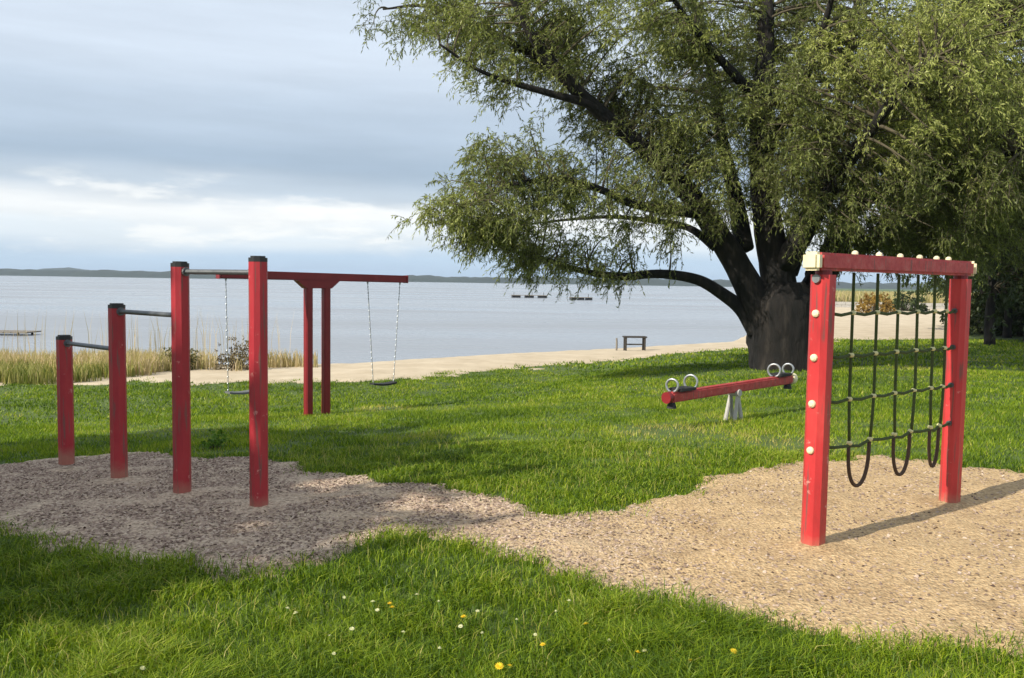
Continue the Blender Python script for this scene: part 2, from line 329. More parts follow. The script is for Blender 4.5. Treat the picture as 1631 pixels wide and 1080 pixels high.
# lake
def watermat():
    m = bpy.data.materials.new('lake_water'); m.use_nodes = True; nt = m.node_tree; b = nt.nodes['Principled BSDF']
    b.inputs['Base Color'].default_value = (.27, .29, .32, 1); b.inputs['Roughness'].default_value = .2; b.inputs['IOR'].default_value = 1.33
    g = N(nt, 'ShaderNodeNewGeometry'); mp = N(nt, 'ShaderNodeMapping'); mp.inputs['Scale'].default_value = (.5, 1.6, 1); nt.links.new(g.outputs['Position'], mp.inputs[0])
    n = N(nt, 'ShaderNodeTexNoise'); n.inputs['Scale'].default_value = 1.6; n.inputs['Detail'].default_value = 4; nt.links.new(mp.outputs[0], n.inputs['Vector'])
    n2 = N(nt, 'ShaderNodeTexNoise'); n2.inputs['Scale'].default_value = .12; n2.inputs['Detail'].default_value = 3; nt.links.new(mp.outputs[0], n2.inputs['Vector'])
    bp = N(nt, 'ShaderNodeBump'); bp.inputs['Strength'].default_value = .55; bp.inputs['Distance'].default_value = .16
    mw = N(nt, 'ShaderNodeMapping'); mw.inputs['Scale'].default_value = (.012, .05, 1); nt.links.new(g.outputs['Position'], mw.inputs[0])
    n3 = N(nt, 'ShaderNodeTexNoise'); n3.inputs['Scale'].default_value = 1.5; n3.inputs['Detail'].default_value = 6; nt.links.new(mw.outputs[0], n3.inputs['Vector'])
    wr = ramp(nt, [(.38, .10), (.62, .34)]); nt.links.new(n3.outputs[0], wr.inputs[0]); nt.links.new(wr.outputs[0], b.inputs['Roughness'])
    nt.links.new(math_(nt, 'ADD', n.outputs[0], n2.outputs[0]), bp.inputs['Height']); nt.links.new(bp.outputs[0], b.inputs['Normal'])
    return m
wx = np.array([-2700, -300, -60, -20, 0, 20, 60, 150, 800, 2700.]); wy = np.array([12, 20, 40, 100, 400, 1000, 2900.])
XX, YY = np.meshgrid(wx, wy); ii = np.arange(XX.size).reshape(XX.shape)
link('lake', npmesh('lake', np.stack([XX, YY, np.full(XX.shape, LAKE)], -1).reshape(-1, 3), np.stack([ii[:-1, :-1], ii[:-1, 1:], ii[1:, 1:], ii[1:, :-1]], -1).reshape(-1, 4)), watermat(), label='calm grey blue lake water', kind='structure')

# far shore
M_far = mat('far_forest', (.012, .02, .014), 1, var=(.022, .032, .02), scale=.02)
def ridge(name, y0, dep, hfun, label):
    xs = np.linspace(-2500, 2500, 900); rows = np.linspace(0, 1, 7); V = []
    for t in rows:
        prof = math.sin(math.pi*min(1, t*1.0)) if t < 1 else 0
        V.append(np.stack([xs, np.full_like(xs, y0+dep*t), LAKE-.3+hfun(xs)*(prof**.6 if prof > 0 else 0)*(1+.25*(vnoise(xs, xs*0+t*50, .12, 3)-.5))], -1))
    V = np.array(V); ii = np.arange(V.shape[0]*V.shape[1]).reshape(V.shape[:2])
    link(name, npmesh(name, V.reshape(-1, 3), np.stack([ii[:-1, :-1], ii[:-1, 1:], ii[1:, 1:], ii[1:, :-1]], -1).reshape(-1, 4)), M_far, label=label, kind='structure')
ridge('far_shore', 1500, 160, lambda x: 9+3*vnoise(x, x*0, .01, 2)+3*vnoise(x, x*0, .05, 3), 'low dark wooded shore on the far side of the lake')
ridge('hills', 2200, 400, lambda x: 8+10*np.exp(-((x+1270)/45)**2)+6*np.exp(-((x+1130)/120)**2)+4*vnoise(x, x*0, .004, 7), 'low blue hills beyond the far shore')

# ---------------------------------------------------------------- play equipment (red)
# row of four posts with steel bars between them
tb = empty('turning_bars', (-2.9, 6.8, 0), label='row of four red square posts rising in steps, joined by thin steel turning bars', cat='turning bars')
TB = [(-1.80, 6.00, 1.80), (-2.50, 6.38, 1.76), (-3.26, 6.98, 1.42), (-4.01, 7.57, 1.11)]
inv = Matrix.Translation((2.9, -6.8, 0))
def oct_post(mb, x, y, z0, z1, w, rz, ch=.018):
    pts = []
    a = w/2
    for sx, sy, o in ((1, 1, 0), (-1, 1, 1), (-1, -1, 0), (1, -1, 1)):
        p1, p2 = (sx*a, sy*(a-ch)), (sx*(a-ch), sy*a)
        pts += [p1, p2] if o == 0 else [p2, p1]
    c, s = math.cos(rz), math.sin(rz)
    ring = lambda z, k=1: [(x+(px*c-py*s)*k, y+(px*s+py*c)*k, z) for px, py in pts]
    n = 8; zs = [z0, z0+(z1-z0)*.33, z0+(z1-z0)*.66, z1]
    vs = [v for z in zs for v in ring(z)]; fs = []
    for i in range(len(zs)-1):
        for q in range(n): fs.append((i*n+q, i*n+(q+1) % n, (i+1)*n+(q+1) % n, (i+1)*n+q))
    fs.append(tuple(range(n-1, -1, -1))); fs.append(tuple((len(zs)-1)*n+q for q in range(n)))
    mb.add(vs, fs)
row = math.atan2(-.55, .75)
for i, (x, y, h_) in enumerate(TB):
    mb = MB(); oct_post(mb, x+2.9, y-6.8, -.05, h_-.035, .118, row, .03); p = mb.build('post', M_post, tb)
    mb = MB(); oct_post(mb, x+2.9, y-6.8, h_-.035, h_-.006, .119, row, .03); oct_post(mb, x+2.9, y-6.8, h_-.006, h_+.006, .095, row, .025); mb.build('post_cap', M_black, p)
bars = [(0, 1, 1.69), (1, 2, 1.36), (2, 3, 1.045)]
for a, b, z in bars:
    A = Vector((TB[a][0]+2.9, TB[a][1]-6.8, z)); B = Vector((TB[b][0]+2.9, TB[b][1]-6.8, z)); d = (B-A).normalized()
    MB().tube([A+d*.055, B-d*.055], .019, 12).build('bar', M_darksteel, tb, smooth=False)
    for q, sg in ((A, 1), (B, -1)): MB().tube([q+d*sg*.058, q+d*sg*.072], .034, 12).build('bar_flange', M_darksteel, tb)

# twin post swing frame
SA = Vector((-4.15, 12.0, 1.70)); SB = Vector((-1.80, 14.2, 1.67)); sd_ = (SB-SA).normalized()
P1 = Vector((-3.18, 12.9, 0)); P2 = Vector((-2.90, 13.17, 0))
def onbeam(px):   # point of the beam at bearing px (x/y)
    t = (px*SA.y-SA.x)/((SB.x-SA.x)-px*(SB.y-SA.y)); return SA.lerp(SB, t)
sw = empty('swing_set', (-3.04, 13.03, -.45), label='dark red T shaped swing frame on two close posts with a long top beam', cat='swing frame')
ang = math.atan2(sd_.y, sd_.x); off = Vector((3.04, -13.03, .45))
mid = (SA+SB)/2+off
Mx = Matrix.Translation(mid) @ sd_.to_track_quat('X', 'Z').to_matrix().to_4x4()
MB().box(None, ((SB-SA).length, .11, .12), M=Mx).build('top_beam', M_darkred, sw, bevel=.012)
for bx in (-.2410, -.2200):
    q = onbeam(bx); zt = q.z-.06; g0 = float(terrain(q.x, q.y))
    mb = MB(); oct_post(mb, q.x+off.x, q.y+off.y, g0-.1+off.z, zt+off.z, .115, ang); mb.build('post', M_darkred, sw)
q1 = onbeam(-.256)+off; q2 = onbeam(-.206)+off; nrm = Vector((-sd_.y, sd_.x, 0))*.045
zt = q1.z-.061
vs = []
for sg in (-1, 1):
    for (p, z) in ((q1, zt), (q2, zt), (q2.lerp(q1, .2), zt-.12), (q1.lerp(q2, .2), zt-.12)):
        v = p+nrm*sg*1.5; v.z = z; vs.append(v)
MB().add(vs, [(0, 1, 2, 3), (7, 6, 5, 4), (0, 4, 5, 1), (1, 5, 6, 2), (2, 6, 7, 3), (3, 7, 4, 0)]).build('brace_plate', M_darkred, sw)
for e, sg in ((SA, -1), (SB, 1)): MB().box(None, (.02, .118, .128), M=Matrix.Translation(e+off+sd_*sg*.012) @ sd_.to_track_quat('X', 'Z').to_matrix().to_4x4()).build('beam_end_cap', M_darkred, sw)
def swing(b0, b1, label, seatm, sag):
    a = onbeam(b0); b = onbeam(b1); a.z -= .07; b.z -= .07; c = (a+b)/2
    zs = float(terrain(c.x, c.y))+.42
    t = empty('swing', (c.x, c.y, zs), label=label, cat='swing', group='swings hanging from the red frame')
    o = Vector((c.x, c.y, zs)); d = (b-a); d.z = 0; d.normalize()
    for e, sg in ((a, -1), (b, 1)):
        top = e-o; low = d*sg*.2+Vector((0, 0, .02))
        mb = MB(); n = 34
        mb.tube([top, low], .0055, 5)
        for k in range(n):     # links seen as knuckles along the chain
            p = top.lerp(low, (k+.5)/n); r = .011; ax = d if k % 2 else Vector((-d.y, d.x, 0))
            mb.tube([p+Vector((0, 0, .022)), p+ax*r, p-Vector((0, 0, .022)), p-ax*r], .0032, 3, closed=True)
        ch = mb.build('chain', M_steel, t)
        MB().tube([top+Vector((0, 0, .04)), top+Vector((0, 0, -.02))], .014, 8).build('hanger', M_steel, ch)
    mb = MB(); m_ = 8; vs = []
    pr = Vector((-d.y, d.x, 0))*.085
    for k in range(m_+1):
        u = k/m_*2-1; base = d*u*.215+Vector((0, 0, .02*u*u-.01-sag*(1-u*u)))
        for q, zz_ in ((pr, .014), (-pr, .014), (-pr, -.014), (pr, -.014)): vs.append(base+q+Vector((0, 0, zz_)))
    fs = [(0, 1, 2, 3), tuple(m_*4+j for j in (3, 2, 1, 0))]
    for k in range(m_):
        for j in range(4): fs.append((k*4+j, (k+1)*4+j, (k+1)*4+(j+1) % 4, k*4+(j+1) % 4))
    mb.add(vs, fs).build('seat', seatm, t)
    return t
swing(-.171, -.133, 'flat black rubber swing seat on two long chains at the right of the frame', M_rubber, .0)
swing(-.338, -.303, 'grey flat swing seat on chains hanging partly behind the tallest red post', mat('grey_rubber', (.12, .125, .13), .7), .0)

# climbing frame with net
L0 = Vector((1.91, 5.23, 0)); R0 = Vector((3.36, 6.38, 0)); fd = (R0-L0).normalized(); fa = math.atan2(fd.y, fd.x); fn = Vector((fd.y, -fd.x, 0))
cf = empty('net_climber', (L0+R0)/2, label='bright red goal shaped climbing frame of two posts and a crossbeam', cat='climbing frame')
o = -(L0+R0)/2
HOLD = (1.487, 1.215, .93, .64)
for P in (L0, R0):
    q = P+o
    mb = MB(); oct_post(mb, q.x, q.y, -.06, 1.725, .13, fa, .03); p = mb.build('post', M_red, cf)
    for z in HOLD:
        e_ = fd*(-1 if P is L0 else 1); s = e_*.066
        MB().tube([q+s+Vector((0, 0, z)), q+s+e_*.012+Vector((0, 0, z)), q+s+e_*.02+Vector((0, 0, z))], [.024, .022, .012], 12).build('bolt_cap', M_cream, p)
        mb = MB()
        sg = 1 if P is L0 else -1
        mb.tube([q+fd*sg*.066+Vector((0, 0, z)), q+fd*sg*.082+Vector((0, 0, z))], .02, 10); mb.build('rope_socket', M_darksteel, p)
    MB().tube([q+Vector((0, 0, 1.72)), q+Vector((0, 0, 1.752))], .05, 14).build('post_collar', M_darkred, p)
b0 = L0+o-fd*.10; b1 = R0+o+fd*.10; zb = 1.805
Mb = Matrix.Translation((b0+b1)/2+Vector((0, 0, zb))) @ Matrix.Rotation(fa, 4, 'Z')
bl = (b1-b0).length
MB().box(None, (bl, .105, .108), M=Mb).build('crossbeam', M_beamred, cf, bevel=.016)
for e, sg in ((b0, -1), (b1, 1)):
    MB().box(None, (.065 if sg < 0 else .03, .112, .113), M=Matrix.Translation(e+fd*sg*.025+Vector((0, 0, zb))) @ Matrix.Rotation(fa, 4, 'Z')).build('beam_end_cap', M_cream, cf, bevel=.018)
# bracket below the left cap
q = L0+o
MB().tube([q-fd*.066+Vector((0, 0, 1.70)), q-fd*.085+Vector((0, 0, 1.70))], .026, 12).build('bracket_bolt', M_steel, cf)

M_knot = mat('pale_yellow_clamp', (.55, .52, .24), .6, var=(.68, .65, .36), scale=20)
net = empty('climbing_net', L0.lerp(R0, .5)+Vector((0, 0, .3)), label='dark green rope climbing net with cream knots and brown loops hanging in the red frame', cat='rope net')
def NP(t, z, dn=0):  # point in the net plane
    v = L0.lerp(R0, t)+fn*dn; return Vector((v.x, v.y, z))-Vector(net.location)
TS = [.19, .352, .503, .65, .785, .885]
ROWZ = {0: (1.487, 0), 1: (1.215, 0), 2: (.93, 0), 3: (.64, 0)}
def tx(i, z):  # verticals pull together in pairs towards the loops
    pair = 1 if i % 2 == 0 else -1; return TS[i]+pair*.018*sstep((.95-z)/.5)
rnd = random.Random(5)
sway = [rnd.uniform(-.012, .012) for _ in range(6)]
for i in range(6):
    pts = [NP(tx(i, z), z, sway[i]*math.sin(z*2)) for z in (1.745, 1.6, 1.487, 1.35, 1.215, 1.07, .93, .78, .64)]
    MB().tube(pts, .0105, 8).build('rope', M_rope, net, smooth=True)
    MB().tube([NP(TS[i], 1.855), NP(TS[i], 1.875), NP(TS[i], 1.885)], [.021, .02, .008], 10).build('top_cap', M_cream, net)
for i in (0, 2, 4):
    ta, tb_ = tx(i, .64), tx(i+1, .64); pts = []
    for k in range(17):
        a = math.pi*k/16; pts.append(NP((ta+tb_)/2-(tb_-ta)/2*math.cos(a)*(1+.10*math.sin(a)), .64-.30*math.sin(a)**.8))
    MB().tube(pts, .0125, 8).build('rope_loop', M_ropebrown, net, smooth=True)
for r, (z, _) in ROWZ.items():
    ts = [.045]+[tx(i, z) for i in range(6)]+[.955]; pts = []
    for k in range(len(ts)-1):
        for u in (0, .5): pts.append(NP(ts[k]*(1-u)+ts[k+1]*u, z-(.014 if u else 0)-(.02 if r == 3 and 0 < k < 6 else 0)*(1 if k % 2 else .3)))
    pts.append(NP(ts[-1], z))
    MB().tube(pts, .0105, 8).build('rope', M_rope, net, smooth=True)
    for i in range(6):
        c = NP(tx(i, z), z); MB().ball(c+(fn*.004), .020, 10, .85).build('knot', M_knot, net, smooth=True)

# seesaw
A = Vector((1.80, 9.75, .34)); B = Vector((3.86, 11.62, .385)); ud = (B-A).normalized(); ua = math.atan2(ud.y, ud.x); un = Vector((ud.y, -ud.x, 0)).normalized()
cen = (A+B)/2; g0 = float(terrain(cen.x, cen.y))
ss = empty('seesaw', (cen.x, cen.y, g0), label='red beam seesaw with steel hoop handles on a pale stand in the lawn', cat='seesaw'); o = -Vector((cen.x, cen.y, g0))
Mq = ud.to_track_quat('X', 'Z').to_matrix().to_4x4()
MB().box(None, ((B-A).length-.1, .12, .12), M=Matrix.Translation(cen+o) @ Mq).build('beam', M_beamred, ss, bevel=.02)
MB().tube([B+o-ud*.05, B+o+ud*.03], .078, 16).build('end_cap', M_cream, ss)
MB().tube([A+o+ud*.05, A+o-ud*.01], .068, 16).build('end_cap', M_darkred, ss)
for base, sg in ((A, 1), (B, -1)):
    c = base+o+ud*sg*.30+Vector((0, 0, .078)); MB().box(None, (.30, .2, .035), M=Matrix.Translation(c) @ Mq).build('seat', M_rubber, ss, bevel=.01)
    for dd, rr in ((.10, .075), (.46, .085)):
        c = base+o+ud*sg*dd+Vector((0, 0, .06+rr)); vd = (un*.9+ud*.3).normalized()
        mb = MB(); pts = [c+vd*rr*math.sin(t)*.95-Vector((0, 0, 1))*rr*math.cos(t) for t in np.linspace(.22, 2*math.pi-.22, 19)]
        mb.tube(pts, .0145, 8); mb.build('handle', M_steel, ss, smooth=True)
    c = base+o+ud*sg*.1; MB().tube([c-Vector((0, 0, .06))-un*.0, c-Vector((0, 0, .13))], [.04, .06], 12).build('rubber_stop', M_rubber, ss)
hub = Vector((0, 0, cen.z-g0-.065))
for sx in (-1, 1):
    for sy in (-1, 1):
        f_ = ud*sx*.08+un*sy*.07; mb = MB(); mb.tube([hub+un*sy*.05, f_*1.0+Vector((0, 0, -.03))], [.022, .028], 8); mb.build('stand_leg', M_stone, ss)
MB().tube([hub-un*.085, hub+un*.085], .045, 12).build('pivot', M_stone, ss)

# bench, post, rafts, jetty and wall by the water
def bench():
    x, y = 4.25, 29.3; g = float(terrain(x, y)); t = empty('bench', (x, y, g), .08, label='small dark bench standing on the beach beside the lawn edge', cat='bench')
    for k in range(2): MB().box((0, -.1+k*.2, .50), (.80, .16, .05)).build('seat_slat', M_darkwood, t, bevel=.006)
    for sx in (-1, 1):
        for sy in (-1, 1): MB().box((sx*.33, sy*.13, .20), (.055, .055, .55)).build('leg', M_darkwood, t)
        MB().box((sx*.33, 0, .455), (.05, .22, .04)).build('rail', M_darkwood, t)
    MB().box((0, 0, .24), (.60, .04, .045)).build('stretcher', M_darkwood, t)
bench()
x, y = 3.66, 29.6; g = float(terrain(x, y)); tag(MB().tube([(x, y, g-.1), (x+.01, y, g+.25), (x, y, g+.47)], [.035, .034, .03], 8).build('post', M_wood), 'short thin wooden stake in the sand left of the dark bench', 'post')
def raft(x, y, w, label, hs):
    t = empty('bathing_raft', (x, y, LAKE), .1, label=label, cat='raft')
    n = int(w/.6)
    for k in range(n): MB().box((-w/2+(k+.5)*w/n, 0, .36), (w/n-.05, 2.2, .07)).build('deck_plank', M_wood, t)
    for sx in (-1, 0, 1): MB().box((sx*w*.36, 0, .12), (w*.22, 1.9, .38)).build('float', M_black, t)
    for q in hs: MB().tube([(q*w, .95, .38), (q*w, .95, .38+.45)], .04, 6).build('mooring_bollard', M_darkwood, t)
raft(2.6, 134, 5.8, 'longer low dark bathing raft floating on the lake, the left one of the pair', (-.4, .1, .42))
raft(9.8, 122, 3.2, 'shorter low dark bathing raft floating on the lake, the right one of the pair', (.4,))
t = empty('jetty', (-19.9, 33.7, LAKE), 0, label='end of a grey plank jetty standing in the lake at the left picture edge', cat='jetty')
for k in range(14): MB().box((.7-k*.3, 0, .12), (.27, 1.1, .05)).build('plank', M_wood, t)
for k in range(3):
    for s in (-1, 1): MB().tube([(.5-k*1.6, s*.5, -1), (.5-k*1.6, s*.5, .10)], .05, 8).build('pile', M_darkwood, t)
x0 = 36; t = empty('garden_wall', (42, 95, float(terrain(42, 95))), 0, label='low grey stone wall at the back of the beach seen through the net', cat='wall')
rnd = random.Random(3)
for r in range(2):
    xx = -7.
    while xx < 9:
        w = rnd.uniform(.7, 1.3); MB().box((xx+w/2+r*.3, rnd.uniform(-.03, .03), .12+r*.36), (w-.04, .5, .33)).build('stone', M_stone, t); xx += w

# ---------------------------------------------------------------- vegetation
rng = np.random.default_rng(11)
def unit(v): return v/np.maximum(1e-9, np.linalg.norm(v, axis=-1, keepdims=True))
def tubes_np(A, B, Cc, r0, r1, n=4, seg=4):
    """many thin curved tubes at once: start A, bend point Cc, end B"""
    m = len(A); t = np.linspace(0, 1, seg+1)
    P = ((1-t)**2)[None, :, None]*A[:, None]+(2*t*(1-t))[None, :, None]*Cc[:, None]+(t**2)[None, :, None]*B[:, None]
    T = unit(np.gradient(P, axis=1)); up = np.array([.13, .21, .97]); a = unit(np.cross(T, up)); b = np.cross(T, a)
    ang = np.arange(n)*2*np.pi/n; rad = (r0[:, None]*(1-t)+r1[:, None]*t)[..., None, None]
    V = P[:, :, None]+(a[:, :, None]*np.cos(ang)[None, None, :, None]+b[:, :, None]*np.sin(ang)[None, None, :, None])*rad
    idx = np.arange(m*(seg+1)*n).reshape(m, seg+1, n); nx_ = np.roll(idx, -1, axis=2)
    F = np.stack([idx[:, :-1], nx_[:, :-1], nx_[:, 1:], idx[:, 1:]], -1).reshape(-1, 4)
    return V.reshape(-1, 3), F
def sprays(C, ntw, nlf, tl, ll, lw, droop, tint, outdir, spread=1.0):
    """hanging twigs with leaves around the cluster centres C; returns leaf V,F,tint and twig V,F"""
    m = len(C)*ntw; c = np.repeat(C, ntw, 0); od = np.repeat(outdir, ntw, 0)
    d = unit(rng.normal(size=(m, 3))*spread+od*.7+np.array([0, 0, -.15])); Lt = tl*rng.uniform(.6, 1.3, (m, 1))
    A = c+rng.normal(size=(m, 3))*.06; mid = A+d*Lt*.5; B = A+d*Lt*.75+np.array([0, 0, -1])*Lt*droop
    tv, tf = tubes_np(A, B, mid, np.full(m, .005), np.full(m, .002), 3, 3)
    k = m*nlf; t = (np.tile((np.arange(nlf)+.5)/nlf, m)+rng.uniform(-.03, .03, k))[:, None]
    A_, B_, M_ = (np.repeat(q, nlf, 0) for q in (A, B, mid))
    P = (1-t)**2*A_+2*t*(1-t)*M_+t*t*B_; T = unit(2*(1-t)*(M_-A_)+2*t*(B_-M_))
    ld = unit(T*.8+rng.normal(size=(k, 3))*.55+np.array([0, 0, -.25]))
    sd = unit(np.cross(ld, rng.normal(size=(k, 3)))); l_ = ll*rng.uniform(.6, 1.25, (k, 1)); w_ = lw*rng.uniform(.7, 1.2, (k, 1))
    V = np.stack([P, P+ld*l_*.45+sd*w_*.5, P+ld*l_+np.array([0, 0, -.01]), P+ld*l_*.45-sd*w_*.5], 1)
    ti = np.repeat(np.repeat(tint, ntw), nlf)+rng.normal(size=k)*.13
    return V.reshape(-1, 3), np.arange(k*4).reshape(k, 4), np.repeat(ti, 4), tv, tf
def smooth_path(pts, n=6):
    P = [Vector(p) for p in pts]; P = [P[0]*2-P[1]]+P+[P[-1]*2-P[-2]]; out = []
    for i in range(1, len(P)-2):
        for k in range(n):
            t = k/n; a, b, c, d = P[i-1], P[i], P[i+1], P[i+2]
            out.append(.5*((2*b)+(c-a)*t+(2*a-5*b+4*c-d)*t*t+(3*b-a-3*c+d)*t**3))
    out.append(P[-2]); return out
LIMBS=[
  ([(5.57,19.30,0.58),(5.20,19.30,1.12),(4.71,19.10,1.46),(4.07,18.80,1.77),(3.18,18.50,1.88),(2.26,18.20,1.81),(1.36,17.90,1.93),(0.55,17.70,2.17),(-0.23,17.50,2.35)],0.2,0.03),
  ([(6.07,19.30,0.02),(5.57,19.25,1.16),(5.08,19.20,2.07),(4.50,19.00,2.86),(3.88,18.80,3.60),(2.98,18.50,4.39),(2.05,18.20,5.05),(1.08,17.80,5.79),(0.34,17.40,6.56),(-0.18,17.10,7.43),(-0.55,16.90,8.19)],0.4,0.045),
  ([(2.54,18.35,4.71),(1.69,18.00,5.31),(0.75,17.60,5.49),(-0.09,17.30,5.64),(-0.77,17.00,5.82),(-1.49,16.70,6.21)],0.13,0.02),
  ([(1.42,17.95,5.51),(0.50,18.30,6.36),(-0.86,18.70,7.17),(-1.98,19.00,7.65),(-2.97,19.20,7.63)],0.13,0.02),
  ([(4.19,18.90,3.23),(3.40,18.40,3.25),(2.51,17.90,3.32),(1.67,17.40,3.58),(0.75,17.00,3.71),(-0.23,16.60,3.46),(-0.94,16.30,3.06)],0.15,0.02),
  ([(4.51,19.00,2.48),(3.91,19.20,2.94),(3.06,19.70,3.13),(2.24,20.10,3.22),(1.23,20.50,3.16),(0.03,20.80,3.02)],0.1,0.02),
  ([(6.14,19.30,0.74),(6.00,19.30,1.88),(5.78,19.30,2.86),(5.63,19.40,4.14),(5.53,19.40,5.40),(5.60,19.50,6.81),(5.64,19.60,8.09),(5.76,19.80,9.55),(5.72,20.10,11.34),(5.65,20.30,12.83)],0.46,0.05),
  ([(5.22,19.30,2.50),(5.18,20.10,3.78),(4.98,20.70,5.19),(4.82,21.20,6.79),(4.48,21.60,8.42),(4.03,22.00,10.24),(3.56,22.30,12.05)],0.22,0.04),
  ([(5.61,19.40,5.68),(4.83,18.80,6.15),(4.15,18.30,6.61),(3.28,17.70,7.31),(2.65,17.10,8.08)],0.15,0.03),
  ([(6.27,19.30,0.02),(6.77,19.40,1.32),(7.33,19.60,2.40),(8.11,20.10,4.12),(9.20,20.70,5.55),(10.24,21.10,7.00),(11.18,21.60,8.67),(11.99,22.10,10.55)],0.44,0.05),
  ([(7.40,19.70,3.27),(8.28,18.80,3.83),(8.87,17.80,4.12),(9.33,17.00,4.21),(9.64,16.10,4.32),(10.05,15.30,4.42)],0.17,0.03),
  ([(6.10,19.10,2.16),(6.45,17.90,3.45),(6.71,16.70,4.43),(6.95,15.70,5.17),(7.22,14.90,5.64)],0.26,0.04),
  ([(6.26,19.60,2.03),(7.23,20.90,3.59),(8.26,22.20,5.49),(8.93,23.30,7.69),(9.57,24.30,10.19),(9.89,24.90,12.49)],0.3,0.04),
  ([(6.84,19.60,1.89),(8.22,20.20,2.51),(9.77,21.00,2.95),(11.59,21.80,2.86),(13.75,22.70,2.69)],0.16,0.03),
  ([(5.58,19.40,4.56),(5.97,18.30,5.72),(6.10,17.30,6.74),(6.12,16.50,7.79)],0.18,0.03),
]
TRUNK=[ ((6.28,19.30,-0.99),0.86),((6.24,19.30,-0.38),0.74),((6.18,19.30,0.16),0.7),((6.13,19.30,0.74),0.74),((6.11,19.30,1.31),0.7),((6.10,19.30,1.74),0.45) ]
BLOBS=[
  (-2.43,18.30,7.18, 1.02,1.20,0.43, 0.6),
  (-1.33,17.80,6.64, 1.05,1.30,0.73, 0.8),
  (-0.71,18.30,7.18, 1.36,1.50,0.81, 1),
  (0.62,18.30,6.95, 1.49,2.00,1.22, 1),
  (-0.28,17.50,5.83, 0.78,1.00,0.39, 0.8),
  (2.28,18.80,6.85, 1.95,2.60,1.53, 1.2),
  (2.66,19.30,5.34, 1.57,1.90,1.14, 1.1),
  (3.50,18.40,4.25, 1.23,1.20,0.82, 0.7),
  (5.41,17.70,4.95, 1.31,1.60,1.18, 0.9),
  (-1.00,16.30,3.18, 0.66,1.00,0.60, 1.2),
  (-0.48,16.70,3.35, 1.11,1.30,1.05, 1.25),
  (0.38,17.30,4.05, 1.28,1.40,0.79, 0.7),
  (0.41,17.50,2.74, 1.62,1.60,0.80, 1.35),
  (1.71,17.80,3.62, 1.32,1.50,1.05, 0.95),
  (1.48,17.80,2.12, 1.45,1.20,0.37, 0.7),
  (2.98,18.30,3.03, 0.95,1.20,0.68, 0.5),
  (4.61,19.10,4.64, 1.56,2.20,1.56, 0.8),
  (4.27,20.50,7.20, 2.28,2.60,1.67, 0.8),
  (5.17,17.80,3.68, 1.19,1.30,0.66, 0.7),
  (6.45,18.30,3.75, 2.17,2.80,1.29, 1.2),
  (7.13,19.30,6.37, 2.14,3.40,1.86, 1.1),
  (7.56,16.30,5.55, 2.05,2.60,1.69, 1.4),
  (8.24,17.80,3.59, 2.51,3.00,1.05, 1.2),
  (10.44,18.30,4.48, 2.17,3.60,2.03, 1.2),
  (11.72,20.30,7.55, 2.56,3.60,2.26, 1.2),
  (11.08,20.30,3.01, 2.41,2.60,0.83, 1.1),
  (8.70,20.30,2.75, 1.65,2.00,0.60, 1),
  (0.76,19.30,9.27, 2.86,3.50,1.72, 0.8),
  (4.73,20.30,10.01, 3.31,4.00,1.95, 0.8),
  (9.10,20.30,10.08, 3.46,4.00,2.11, 0.8),
  (6.10,20.30,12.28, 3.91,3.50,1.80, 0.7),
  (14.13,20.30,6.72, 2.41,3.50,3.01, 0.8),
  (8.11,23.30,6.84, 4.49,2.50,3.45, 0.8),
]

TB0 = Vector((6.15, 19.43, float(terrain(6.15, 19.43))))
wt = empty('willow_tree', TB0, label='huge old willow with forked dark trunk and silvery drooping leaves behind the seesaw', cat='tree')
oN = np.array(TB0)
# trunk: flared, lumpy, ridged
tp = [Vector(p) for p, r in TRUNK]; tr = [r for p, r in TRUNK]
def barky(name, path, rad, nseg, parent, amp, seedn):
    path = smooth_path(path, 5); m = len(path); rs = np.interp(np.linspace(0, 1, m), np.linspace(0, 1, len(rad)), rad)
    mb = MB(); mb.tube(path, list(rs), nseg)
    V = np.array(mb.v, float); nring = m*nseg
    for i in range(m):
        s = slice(i*nseg, (i+1)*nseg); c = np.array(path[i]); q = V[s]-c; a = np.arange(nseg)*2*np.pi/nseg; z = c[2]*1.3+i*.12
        f = 1+amp*(.5*np.sin(3*a+z*.8+seedn)+.35*np.sin(7*a+z*.5+seedn*2)+.5*(vnoise(a*4, z*3+a*0, 1, seedn)-.5)*2)
        V[s] = c+q*f[:, None]
    mb.v = [tuple(v-oN) for v in V]
    return mb.build(name, M_bark, parent, smooth=True)
barky('trunk', [p for p in tp], tr, 40, wt, .10, 3)
samples = []; 
for i, (pts, r0, r1) in enumerate(LIMBS):
    k = len(pts); rad = [r0+(r1-r0)*(j/(k-1))**.75 for j in range(k)]
    barky('limb', pts, rad, 20 if r0 > .2 else 12, wt, .07 if r0 > .2 else .05, i+5)
    sp = smooth_path(pts, 8)
    for j, p in enumerate(sp):
        if j/len(sp) > .22: samples.append((*p, rad[min(k-1, int(j/8))]))
SP = np.array(samples)
bo = []; bt = []; bw = []
for (x, y, z, rx, ry, rz, w) in BLOBS:
    vis = z < 9
    n = int(17*w*(rx*rz)**.85*(.8+.25*ry)*(1.0 if vis else .38))+3
    q = rng.normal(size=(n, 3)); q = unit(q)*(rng.uniform(.12, 1, (n, 1))**.45)
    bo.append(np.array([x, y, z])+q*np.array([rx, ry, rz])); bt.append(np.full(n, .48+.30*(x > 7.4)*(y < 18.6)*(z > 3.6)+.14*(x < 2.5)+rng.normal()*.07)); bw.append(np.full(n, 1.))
bo = np.concatenate(bo); bt = np.concatenate(bt)
keep = vnoise(bo[:, 0]*1.0+bo[:, 2]*.6, bo[:, 1]+bo[:, 2], .95, 21) > .25
bo = bo[keep]; bt = bt[keep]
bo[:, 2] = np.maximum(bo[:, 2], 1.35)
